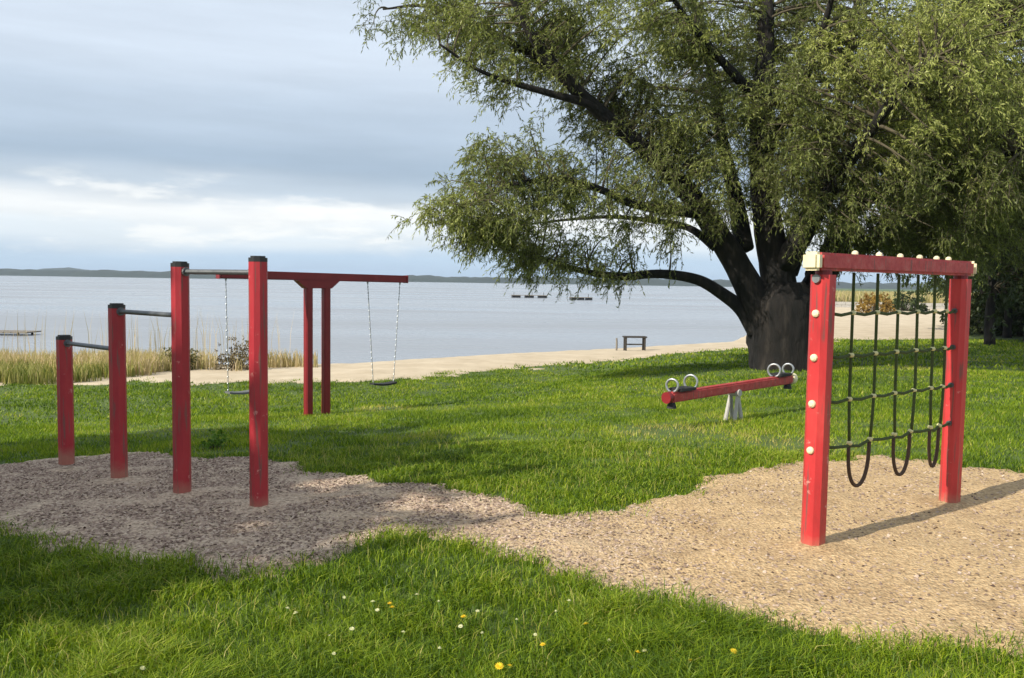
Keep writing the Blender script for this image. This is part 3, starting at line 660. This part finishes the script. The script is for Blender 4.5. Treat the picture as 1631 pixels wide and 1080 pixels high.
# boughs: each spray centre is fed by a curved branch from a limb
def feed(Ps, samp, pull=.25):
    D = np.linalg.norm(Ps[:, None]-samp[None, :, :3], axis=2)+np.maximum(0, samp[None, :, 2]-Ps[:, None, 2])*.5
    j = D.argmin(1); return samp[j]
src = feed(bo, SP); A = src[:, :3]; Lb = np.linalg.norm(bo-A, axis=1)
mid = (A+bo)/2+np.stack([rng.normal(size=len(bo))*.12*Lb, rng.normal(size=len(bo))*.12*Lb, .16*Lb], -1)
rr = np.minimum(src[:, 3]*.6, .012+.016*Lb)
bv, bf = tubes_np(A-oN, bo-oN, mid-oN, rr, np.full(len(bo), .008), 5, 6)
link('branches', npmesh('branches', bv, bf, True), M_twig, wt, kind='stuff')
od = unit(bo-np.array([6.4, 19.5, 3.5]))
# sprays lie round each bough end and back along it
K = 5
Cs = []; Ct = []; Co = []
for k in range(K):
    t = rng.uniform(.62, 1.0, (len(bo), 1)) if k else np.ones((len(bo), 1))
    p = (1-t)**2*A+2*t*(1-t)*mid+t*t*bo + rng.normal(size=bo.shape)*(.20 if k else .05)
    Cs.append(p); Ct.append(bt+rng.normal(size=len(bt))*.07); Co.append(od)
Cs = np.concatenate(Cs); Ct = np.concatenate(Ct); Co = np.concatenate(Co)
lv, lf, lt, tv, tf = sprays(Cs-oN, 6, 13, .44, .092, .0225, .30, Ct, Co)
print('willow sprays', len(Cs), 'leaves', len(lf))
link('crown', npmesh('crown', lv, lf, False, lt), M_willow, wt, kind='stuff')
link('twigs', npmesh('twigs', tv, tf), M_twig, wt, kind='stuff')

# other broadleaf trees
def tree_parts(seed, h, cr, cz0, nb, lean=0, fork=3, leaf=(.13, .075), nl=(5, 12), r0=.2):
    """returns dict of meshes for a tree based at the origin"""
    g = np.random.default_rng(seed); rd = random.Random(seed)
    tp = [(0, 0, -.2), (rd.uniform(-.1, .1), 0, h*.15), (lean*.4, rd.uniform(-.2, .2), h*.35), (lean, 0, h*.6), (lean*1.2, 0, h*.85)]
    path = smooth_path(tp, 5); mb = MB(); m = len(path); mb.tube(path, [r0*(1.25 if i == 0 else 1)*(1-.8*i/(m-1)) for i in range(m)], 12)
    limbs = []; samp = [(*p, r0*.3) for p in path[m//3:]]
    for k in range(7):
        a = k*2.4+rd.uniform(-.4, .4); s = path[int(m*(.3+.08*k))]; rr_ = cr*rd.uniform(.55, .85)
        e = Vector((s.x+math.cos(a)*rr_, s.y+math.sin(a)*rr_, min(h*.92, s.z+rd.uniform(.12, .32)*h))); md = (s+e)/2+Vector((0, 0, rr_*.15))
        pp = smooth_path([s, md, e], 5); lb = MB(); lb.tube(pp, [r0*.42*(1-.8*i/(len(pp)-1)) for i in range(len(pp))], 8); limbs.append(lb)
        samp += [(*p, .04) for p in pp[3:]]
    q = g.normal(size=(nb, 3)); q /= np.linalg.norm(q, axis=1, keepdims=True); q *= g.uniform(.15, 1, (nb, 1))**.4
    lump = 1+.35*(vnoise(q[:, 0]*2+q[:, 2], q[:, 1]*2, 1.6, seed)-.5)*2
    Cc = np.array([lean, 0, (h+cz0)/2])+q*lump[:, None]*np.array([cr, cr, (h-cz0)/2]); Cc[:, 2] = np.maximum(Cc[:, 2], cz0*.6)
    S_ = np.array(samp); s_ = feed(Cc, S_); Lb = np.linalg.norm(Cc-s_[:, :3], axis=1)
    mid = (s_[:, :3]+Cc)/2+np.stack([0*Lb, 0*Lb, .15*Lb], -1)
    bv, bf = tubes_np(s_[:, :3], Cc, mid, .01+.012*Lb, np.full(nb, .006), 4, 4)
    C2 = np.concatenate([Cc+g.normal(size=Cc.shape)*.3 for _ in range(2)])
    lv, lf, lt, tv, tf = sprays(C2, nl[0], nl[1], .6, leaf[0], leaf[1], .35, g.uniform(.2, .8, len(C2)), unit(C2-np.array([0, 0, h*.5])))
    return mb, limbs, (bv, bf), (lv, lf, lt)
def make_tree(name, loc, label, parts, group, leafm, cat='tree'):
    mb, limbs, br, lf = parts
    t = empty(name, loc, label=label, cat=cat, group=group)
    mb.build('trunk', M_bark, t, smooth=True)
    for l in limbs: l.build('limb', M_bark, t, smooth=True)
    link('branches', npmesh('branches', *br, True), M_twig, t, kind='stuff')
    link('crown', npmesh('crown', lf[0], lf[1], False, lf[2]), leafm, t, kind='stuff')
    return t
def place(src, loc, rz, sc, label):
    c = copy_tree(src); c.location = loc; c.rotation_euler = (0, 0, rz); c.scale = (sc,)*3; c['label'] = label; return c
def T(x, y): return (x, y, float(terrain(x, y)))
ta = make_tree('broadleaf_tree', T(17.8, 31.5), 'dark leafy tree just right of the climbing frame, with a slim leaning trunk', tree_parts(3, 9.5, 3.9, 2.3, 360, .5, leaf=(.16, .09)), 'dark trees at the right edge', M_leaf)
tb2 = make_tree('broadleaf_tree', T(21.2, 34.5), 'dark leafy tree with a thick trunk at the right picture edge', tree_parts(8, 11, 4.6, 2.2, 400, -.4, leaf=(.17, .095), r0=.32), 'dark trees at the right edge', M_leaf)
place(ta, T(25.5, 36), 2.1, 1.1, 'dark tree behind the thick trunked one at the far right')
place(tb2, T(24.5, 44), 1.2, 1.05, 'dark tree rising furthest back in the wood at the right')
place(ta, T(22.8, 39), 4.0, 1.0, 'slim dark tree in the second row of the wood, nearest the beach')
place(tb2, T(31, 41), 3.3, 1.0, 'dark broad tree behind the others beyond the right picture edge')
def bush(loc, rx, rz, n, label, leafm=M_leaf, seed=1, leaf=(.12, .07), group=None, cat='shrub', name='shrub'):
    g = np.random.default_rng(seed); t = empty(name, loc, label=label, cat=cat, group=group)
    q = g.normal(size=(n, 3)); q /= np.linalg.norm(q, axis=1, keepdims=True); q *= g.uniform(.1, 1, (n, 1))**.4; q[:, 2] = np.abs(q[:, 2])
    C_ = q*np.array([rx, rx, rz]); lv, lf, lt, tv, tf = sprays(C_, 4, 9, .3*min(1, rz), leaf[0], leaf[1], .2, g.uniform(.1, .9, n), unit(C_+np.array([0, 0, .1])))
    link('foliage', npmesh('foliage', lv, lf, False, lt), leafm, t, kind='stuff')
    v, f = tubes_np(np.zeros((n, 3)), C_, C_*.5, np.full(n, .012), np.full(n, .004), 3, 2); link('stems', npmesh('stems', v, f), M_twig, t, kind='stuff')
    return t
for i, (x, y, r, h_, lb) in enumerate([(24.6, 42, 2.2, 2.6, 'rounded dark shrub under the trees, the one nearest the beach'), (28, 42.5, 2.8, 3.0, 'large dark shrub between the trunks in the middle of the wood'),
        (33, 43.5, 2.8, 2.8, 'large dark shrub at the right end of the wood'), (28, 50, 2.4, 2.6, 'dark shrub furthest back at the left end of the wood'), (37, 41, 2.8, 3, 'dark shrub beyond the right picture edge')]):
    bush(T(x, y), r, h_, 260, lb, seed=i+30, leaf=(.17, .1), group='shrubs under the trees')
bush(T(32.5, 76), 1.7, 1.9, 90, 'ochre brown shrub at the back of the beach seen through the net', leafmat('ochre_leaves', [(0, (.16, .09, .02)), (1, (.42, .28, .07))], .3), 60, (.2, .12))
bush(T(39, 84), 2.0, 2.1, 120, 'green shrub at the back of the beach, right of the ochre one', M_leaf, 61, (.2, .12))
# a tree standing left of the photographer: its shade falls on the turning bars
sh = make_tree('broadleaf_tree', T(-10.6, 2.4), 'dense tree outside the picture at left whose shade falls on the turning bars', tree_parts(14, 7.3, 2.8, 2.5, 760, 0, leaf=(.20, .13), nl=(6, 12), r0=.28), None, M_leaf)

# ---------------------------------------------------------------- grass
def blades(x, y, hgt, wid, lean, tint, seg=2):
    n = len(x); z = terrain(x, y); a = rng.uniform(0, 2*np.pi, n); P = np.stack([x, y, z-.005], -1)
    sdv = np.stack([np.cos(a), np.sin(a), 0*a], -1); b = rng.uniform(0, 2*np.pi, n)
    ld = np.stack([np.cos(b), np.sin(b), 0*b], -1)*(lean*rng.uniform(.2, 1.3, n)*hgt)[:, None]; up = np.array([0, 0, 1])[None]*hgt[:, None]
    w = (wid/2)[:, None]*sdv
    if seg == 2:
        m1 = P+ld*.3+up*.55; tip = P+ld*1.15+up*(1-.35*lean)
        V = np.stack([P-w, P+w, m1+w*.8, m1-w*.8, tip], 1); i = (np.arange(n)*5)[:, None]
        F = np.concatenate([np.stack([i+0, i+1, i+2], -1), np.stack([i+0, i+2, i+3], -1), np.stack([i+3, i+2, i+4], -1)], 1).reshape(-1, 3); k = 5
    else:
        V = np.stack([P-w, P+w, P+ld+up], 1); i = (np.arange(n)*3)[:, None]; F = np.stack([i, i+1, i+2], -1).reshape(-1, 3); k = 3
    return V.reshape(-1, 3), F, np.repeat(tint, k)
def ring(r0, r1, dens, half=R(44)):
    n = int(dens*half*(r1*r1-r0*r0)); r = np.sqrt(rng.uniform(r0*r0, r1*r1, n)); a = rng.uniform(-half, half, n)
    return r*np.sin(a), r*np.cos(a)
def gather(parts):
    V = []; F = []; Tn = []; o = 0
    for v, f, t in parts: V.append(v); F.append(f+o); Tn.append(t); o += len(v)
    return np.concatenate(V), np.concatenate(F), np.concatenate(Tn)
gp = []
for r0, r1, dens, h_, w_, seg in ((2.2, 4.2, 11000, .09, .0045, 2), (4.2, 6, 8500, .08, .0055, 2), (6, 9, 4200, .055, .007, 2), (9, 14, 2000, .04, .011, 1), (14, 22, 700, .042, .02, 1), (22, 42, 110, .06, .045, 1)):
    x, y = ring(r0, r1, dens)
    js = .045+.004*np.hypot(x, y); jx, jy = x+rng.normal(size=len(x))*js, y+rng.normal(size=len(x))*js*1.4
    k = in_lawn(jx, jy); x, y = x[k], y[k]
    worn = np.exp(-(((x-1.75)/.5)**2+((y-9.6)/.6)**2))+np.exp(-(((x-3.0)/.5)**2+((y-8.9)/.5)**2))*.8+np.exp(-(((x+2.1)/.45)**2+((y-13.9)/.5)**2))+sstep((vnoise(x, y, .75, 91)-.78)*5)*.6
    k = rng.uniform(size=len(x)) > worn*.75; x, y, worn = x[k], y[k], worn[k]
    pn = vnoise(x, y, 1.3, 31); fine = vnoise(x, y, 5, 32)
    k = rng.uniform(size=len(x)) < .45+.55*sstep((fine+pn-.5)*1.6); x, y, pn, fine, worn = x[k], y[k], pn[k], fine[k], worn[k]
    hh = h_*(.45+.9*pn*fine*1.6+rng.uniform(0, .6, len(x)))
    gp.append(blades(x, y, hh, w_*rng.uniform(.6, 1.4, len(x)), .75, .47+.5*np.minimum(1, worn)+.22*(vnoise(x, y, .5, 33)-.5)+.3*(fine-.5)*.6+rng.normal(size=len(x))*.19, seg))
# scattered pale dry stalks among the green
x, y = ring(2.2, 9, 130); k = in_lawn(x, y); x, y = x[k], y[k]
gp.append(blades(x, y, rng.uniform(.08, .15, len(x)), np.full(len(x), .0035), .5, rng.uniform(.8, 1.05, len(x)), 2))
# sparse tufts creeping into the bark chips
x, y = ring(4, 9, 900); k = in_play(x, y) & (vnoise(x, y, 2.2, 41) > .66) & (x < 1.0) & (rng.uniform(size=len(x)) < .5) & ~((vnoise(x, y, .8, 42) < .5)); x, y = x[k], y[k]
gp.append(blades(x, y, rng.uniform(.02, .05, len(x)), np.full(len(x), .006), .7, rng.uniform(.2, .6, len(x)), 1))
gv, gf, gt = gather(gp); print('grass tris', len(gf))
link('grass', npmesh('grass', gv, gf, False, gt), M_grass, label='lush uneven green lawn grass with darker and brighter tufts', cat='grass', kind='stuff')

# bark chips, twigs and crumbs on the play surface
x, y = ring(3.3, 9.4, 2300, R(46)); k = in_play(x, y); x, y = x[k], y[k]
k = rng.uniform(size=len(x)) < np.clip(.75-.28*(x+.5), .16, 1); x, y = x[k], y[k]; n = len(x)
zc = terrain(x, y)+.012+(vnoise(x, y, 3.5, 8)*.6+vnoise(x, y, 11, 9)*.4)*.022
sz = rng.uniform(.35, 1, n)**2; l_ = .005+.015*sz*np.where(x < 0, 1, .7); w_ = .0035+.006*sz; a = rng.uniform(0, 2*np.pi, n); tz = rng.normal(size=n)*.3
c = np.stack([x, y, zc+.002], -1); e1 = np.stack([np.cos(a), np.sin(a), tz], -1)*l_[:, None]; e2 = np.stack([-np.sin(a), np.cos(a), rng.normal(size=n)*.25], -1)*w_[:, None]; e3 = np.array([0, 0, 1])*(.003+.006*sz)[:, None]
V = np.stack([c-e1-e2*.6, c+e1-e2, c+e1*.8+e2, c-e1*.7+e2*.8, c+e3], 1).reshape(-1, 3); i = (np.arange(n)*5)[:, None]
F = np.concatenate([np.stack([i+p, i+q, i+4], -1) for p, q in ((0, 1), (1, 2), (2, 3), (3, 0))], 1).reshape(-1, 3)
M_chip = leafmat('bark_chips', [(0, (.09, .055, .04)), (.35, (.28, .20, .155)), (.7, (.48, .37, .29)), (1, (.66, .55, .44))], .0, .9)
link('bark_chips', npmesh('bark_chips', V, F, False, np.repeat(np.clip(rng.normal(size=n)*.22+.46, 0, .85), 5)), M_chip, label='loose bark chips and crumbs strewn over the play surface', cat='bark chips', kind='stuff')

# reeds and rough grass along the shore
def stand(name, xs, ys, h0, h1, w, tint, label, m=M_reed, lean=.25, cat='reeds'):
    v, f, t = blades(xs, ys, rng.uniform(h0, h1, len(xs)), np.full(len(xs), w)*rng.uniform(.6, 1.4, len(xs)), lean, tint, 2)
    return link(name, npmesh(name, v, f, False, t), m, label=label, cat=cat, kind='stuff')
n = 40000; x = rng.uniform(-16, -5.0, n); y = rng.uniform(17.0, 23.0, n)
dn = vnoise(x, y, .8, 51); fn2 = vnoise(x, y, 2.6, 52); k = (y > np.interp(x, [-19, -9.6, -8.6, -7.6, -6, -5], [16.6, 16.8, 18.0, 19.6, 20.6, 21.6])+dn*.8) & (dn*.7+fn2*.5+rng.uniform(size=n)*.3 > np.interp(x, [-12, -8, -5], [.55, .72, .95])); x, y = x[k], y[k]
k = y > 19.0
stand('reeds', x[k], y[k], .2, .62, .022, np.clip(rng.normal(size=k.sum())*.2+.72, 0, 1), 'pale straw coloured dry reeds along the water at left')
k = ~k; stand('rough_grass', x[k], y[k], .15, .5, .022, np.clip(rng.normal(size=k.sum())*.2+.27, 0, 1), 'tall yellow green rough grass between lawn and reeds at left', cat='rough grass')
n = 300; x = rng.uniform(-19, -6, n); y = rng.uniform(20.5, 23.5, n)
stand('reed_stems', x, y, 1.1, 1.8, .012, rng.uniform(.6, 1, n), 'sparse tall thin reed stems standing above the dry reeds', lean=.12, cat='reed stems')
n = 9000; y = rng.uniform(108, 150, n); x = y*rng.uniform(.345, .56, n); k = y < shore(x)-1; x, y = x[k], y[k]
stand('far_reeds', x, y, 1.2, 2.1, .16, rng.uniform(.35, .85, len(x)), 'yellow reed bed beyond the beach seen through the net')
M_brownbush = leafmat('brown_leaves', [(0, (.07, .05, .03)), (1, (.20, .16, .08))], .2)
bush(T(-6.9, 21.3), .5, .75, 50, 'small dark brown dead bush on the beach behind the red posts', M_brownbush, 71, (.07, .03))
bush(T(-8.3, 20.9), .6, .6, 50, 'small olive bush at the foot of the dry reeds', leafmat('olive_leaves', [(0, (.07, .07, .02)), (1, (.2, .19, .07))], .2), 72, (.07, .03))
bush(T(-3.18, 9.0),   .11, .13, 16, 'small bright green leafy weed at the lawn edge behind the third post', M_weed, 73, (.04, .025), cat='weed', name='weed_plant')

# dandelions and daisies in the front lawn: each flower is a thing
M_yel = mat('dandelion_yellow', (.75, .55, .02), .7); M_pale = mat('pale_petals', (.72, .72, .45), .7); M_stem = mat('flower_stem', (.10, .19, .03), .7)
def flower(name, hx, r, m, petals, label, group):
    t = empty(name, (0, 0, 0), label=label, cat=name, group=group)
    MB().tube([(0, 0, -.01), (.006, 0, hx*.6), (0, .003, hx)], .0018, 5).build('stem', M_stem, t)
    mb = MB()
    for ly, (k, rr_, zz_) in enumerate(((petals, r, .004), (petals-3, r*.7, .008), (6, r*.35, .011))):
        for j in range(k):
            a = 2*math.pi*(j+ly*.4)/k; c_, s_ = math.cos(a), math.sin(a); w = rr_*.16
            mb.add([(0, 0, hx), (c_*rr_*.6-s_*w, s_*rr_*.6+c_*w, hx+zz_*.7), (c_*rr_, s_*rr_, hx+zz_), (c_*rr_*.6+s_*w, s_*rr_*.6-c_*w, hx+zz_*.7)], [(0, 1, 2, 3)])
    mb.build('flower_head', m, t)
    return t
rd = random.Random(9)
dl = flower('dandelion', .085, .017, M_yel, 14, 'yellow dandelion in the front lawn', 'yellow dandelions in the front lawn')
ds = flower('daisy', .075, .012, M_pale, 11, 'pale daisy in the front lawn', 'pale daisies in the front lawn')
YEL = [(0.75, 3.41), (0.94, 3.53), (-0.58, 4.02), (-0.01, 3.38), (-0.55, 3.92), (-0.20, 3.85), (0.38, 3.81), (-0.03, 3.40), (0.54, 3.50), (0.17, 3.58)]
PAL = [(-0.83, 4.17), (-0.66, 4.05), (-1.08, 3.98), (-0.34, 4.04), (-0.46, 4.17), (-0.63, 4.01), (-0.21, 3.84), (-0.15, 3.97), (-0.71, 3.77), (-0.80, 3.67), (-0.29, 3.53), (-0.11, 3.68), (0.30, 4.10), (0.24, 3.92), (-0.73, 3.45), (0.03, 3.88), (-1.55, 3.30), (-1.50, 3.33), (0.91, 3.84), (-0.97, 3.87), (-0.48, 3.72), (0.12, 3.77), (0.47, 3.69), (0.61, 3.57)]
ORD = 'first second third fourth fifth sixth seventh eighth ninth tenth eleventh twelfth thirteenth fourteenth fifteenth sixteenth seventeenth eighteenth nineteenth twentieth twenty-first twenty-second twenty-third twenty-fourth'.split()
def put(proto, pts, base):
    rk = {p: r for r, p in enumerate(sorted(pts, key=lambda q: q[0]/q[1]))}
    for i, (x, y) in enumerate(pts):
        o = proto if i == 0 else copy_tree(proto); r = rk[(x, y)]; m_ = len(pts)-1
        o['label'] = base+(' leftmost of them all' if r == 0 else ' rightmost of them all' if r == m_ else ' %s from the left' % ORD[r])
        o.location = T(x, y); s = rd.uniform(.8, 1.25); o.scale = (s, s, rd.uniform(.85, 1.25)); o.rotation_euler = (rd.uniform(-.45, .1), rd.uniform(-.3, .3), rd.uniform(0, 6))
put(dl, YEL, 'yellow dandelion flower in the front lawn,')
put(ds, PAL, 'small pale daisy in the front lawn,')

# ---------------------------------------------------------------- haze over the lake
hz = MB().box((0, 1370, 22), (5500, 3000, 56)).build('haze', None, label='thin pale haze over the lake', kind='stuff')
mh = bpy.data.materials.new('haze'); mh.use_nodes = True; n_ = mh.node_tree; n_.nodes.remove(n_.nodes['Principled BSDF'])
pv = N(n_, 'ShaderNodeVolumePrincipled'); pv.inputs['Density'].default_value = .00016; pv.inputs['Color'].default_value = (.66, .82, 1, 1)
n_.links.new(pv.outputs[0], n_.nodes['Material Output'].inputs['Volume']); hz.data.materials.append(mh)
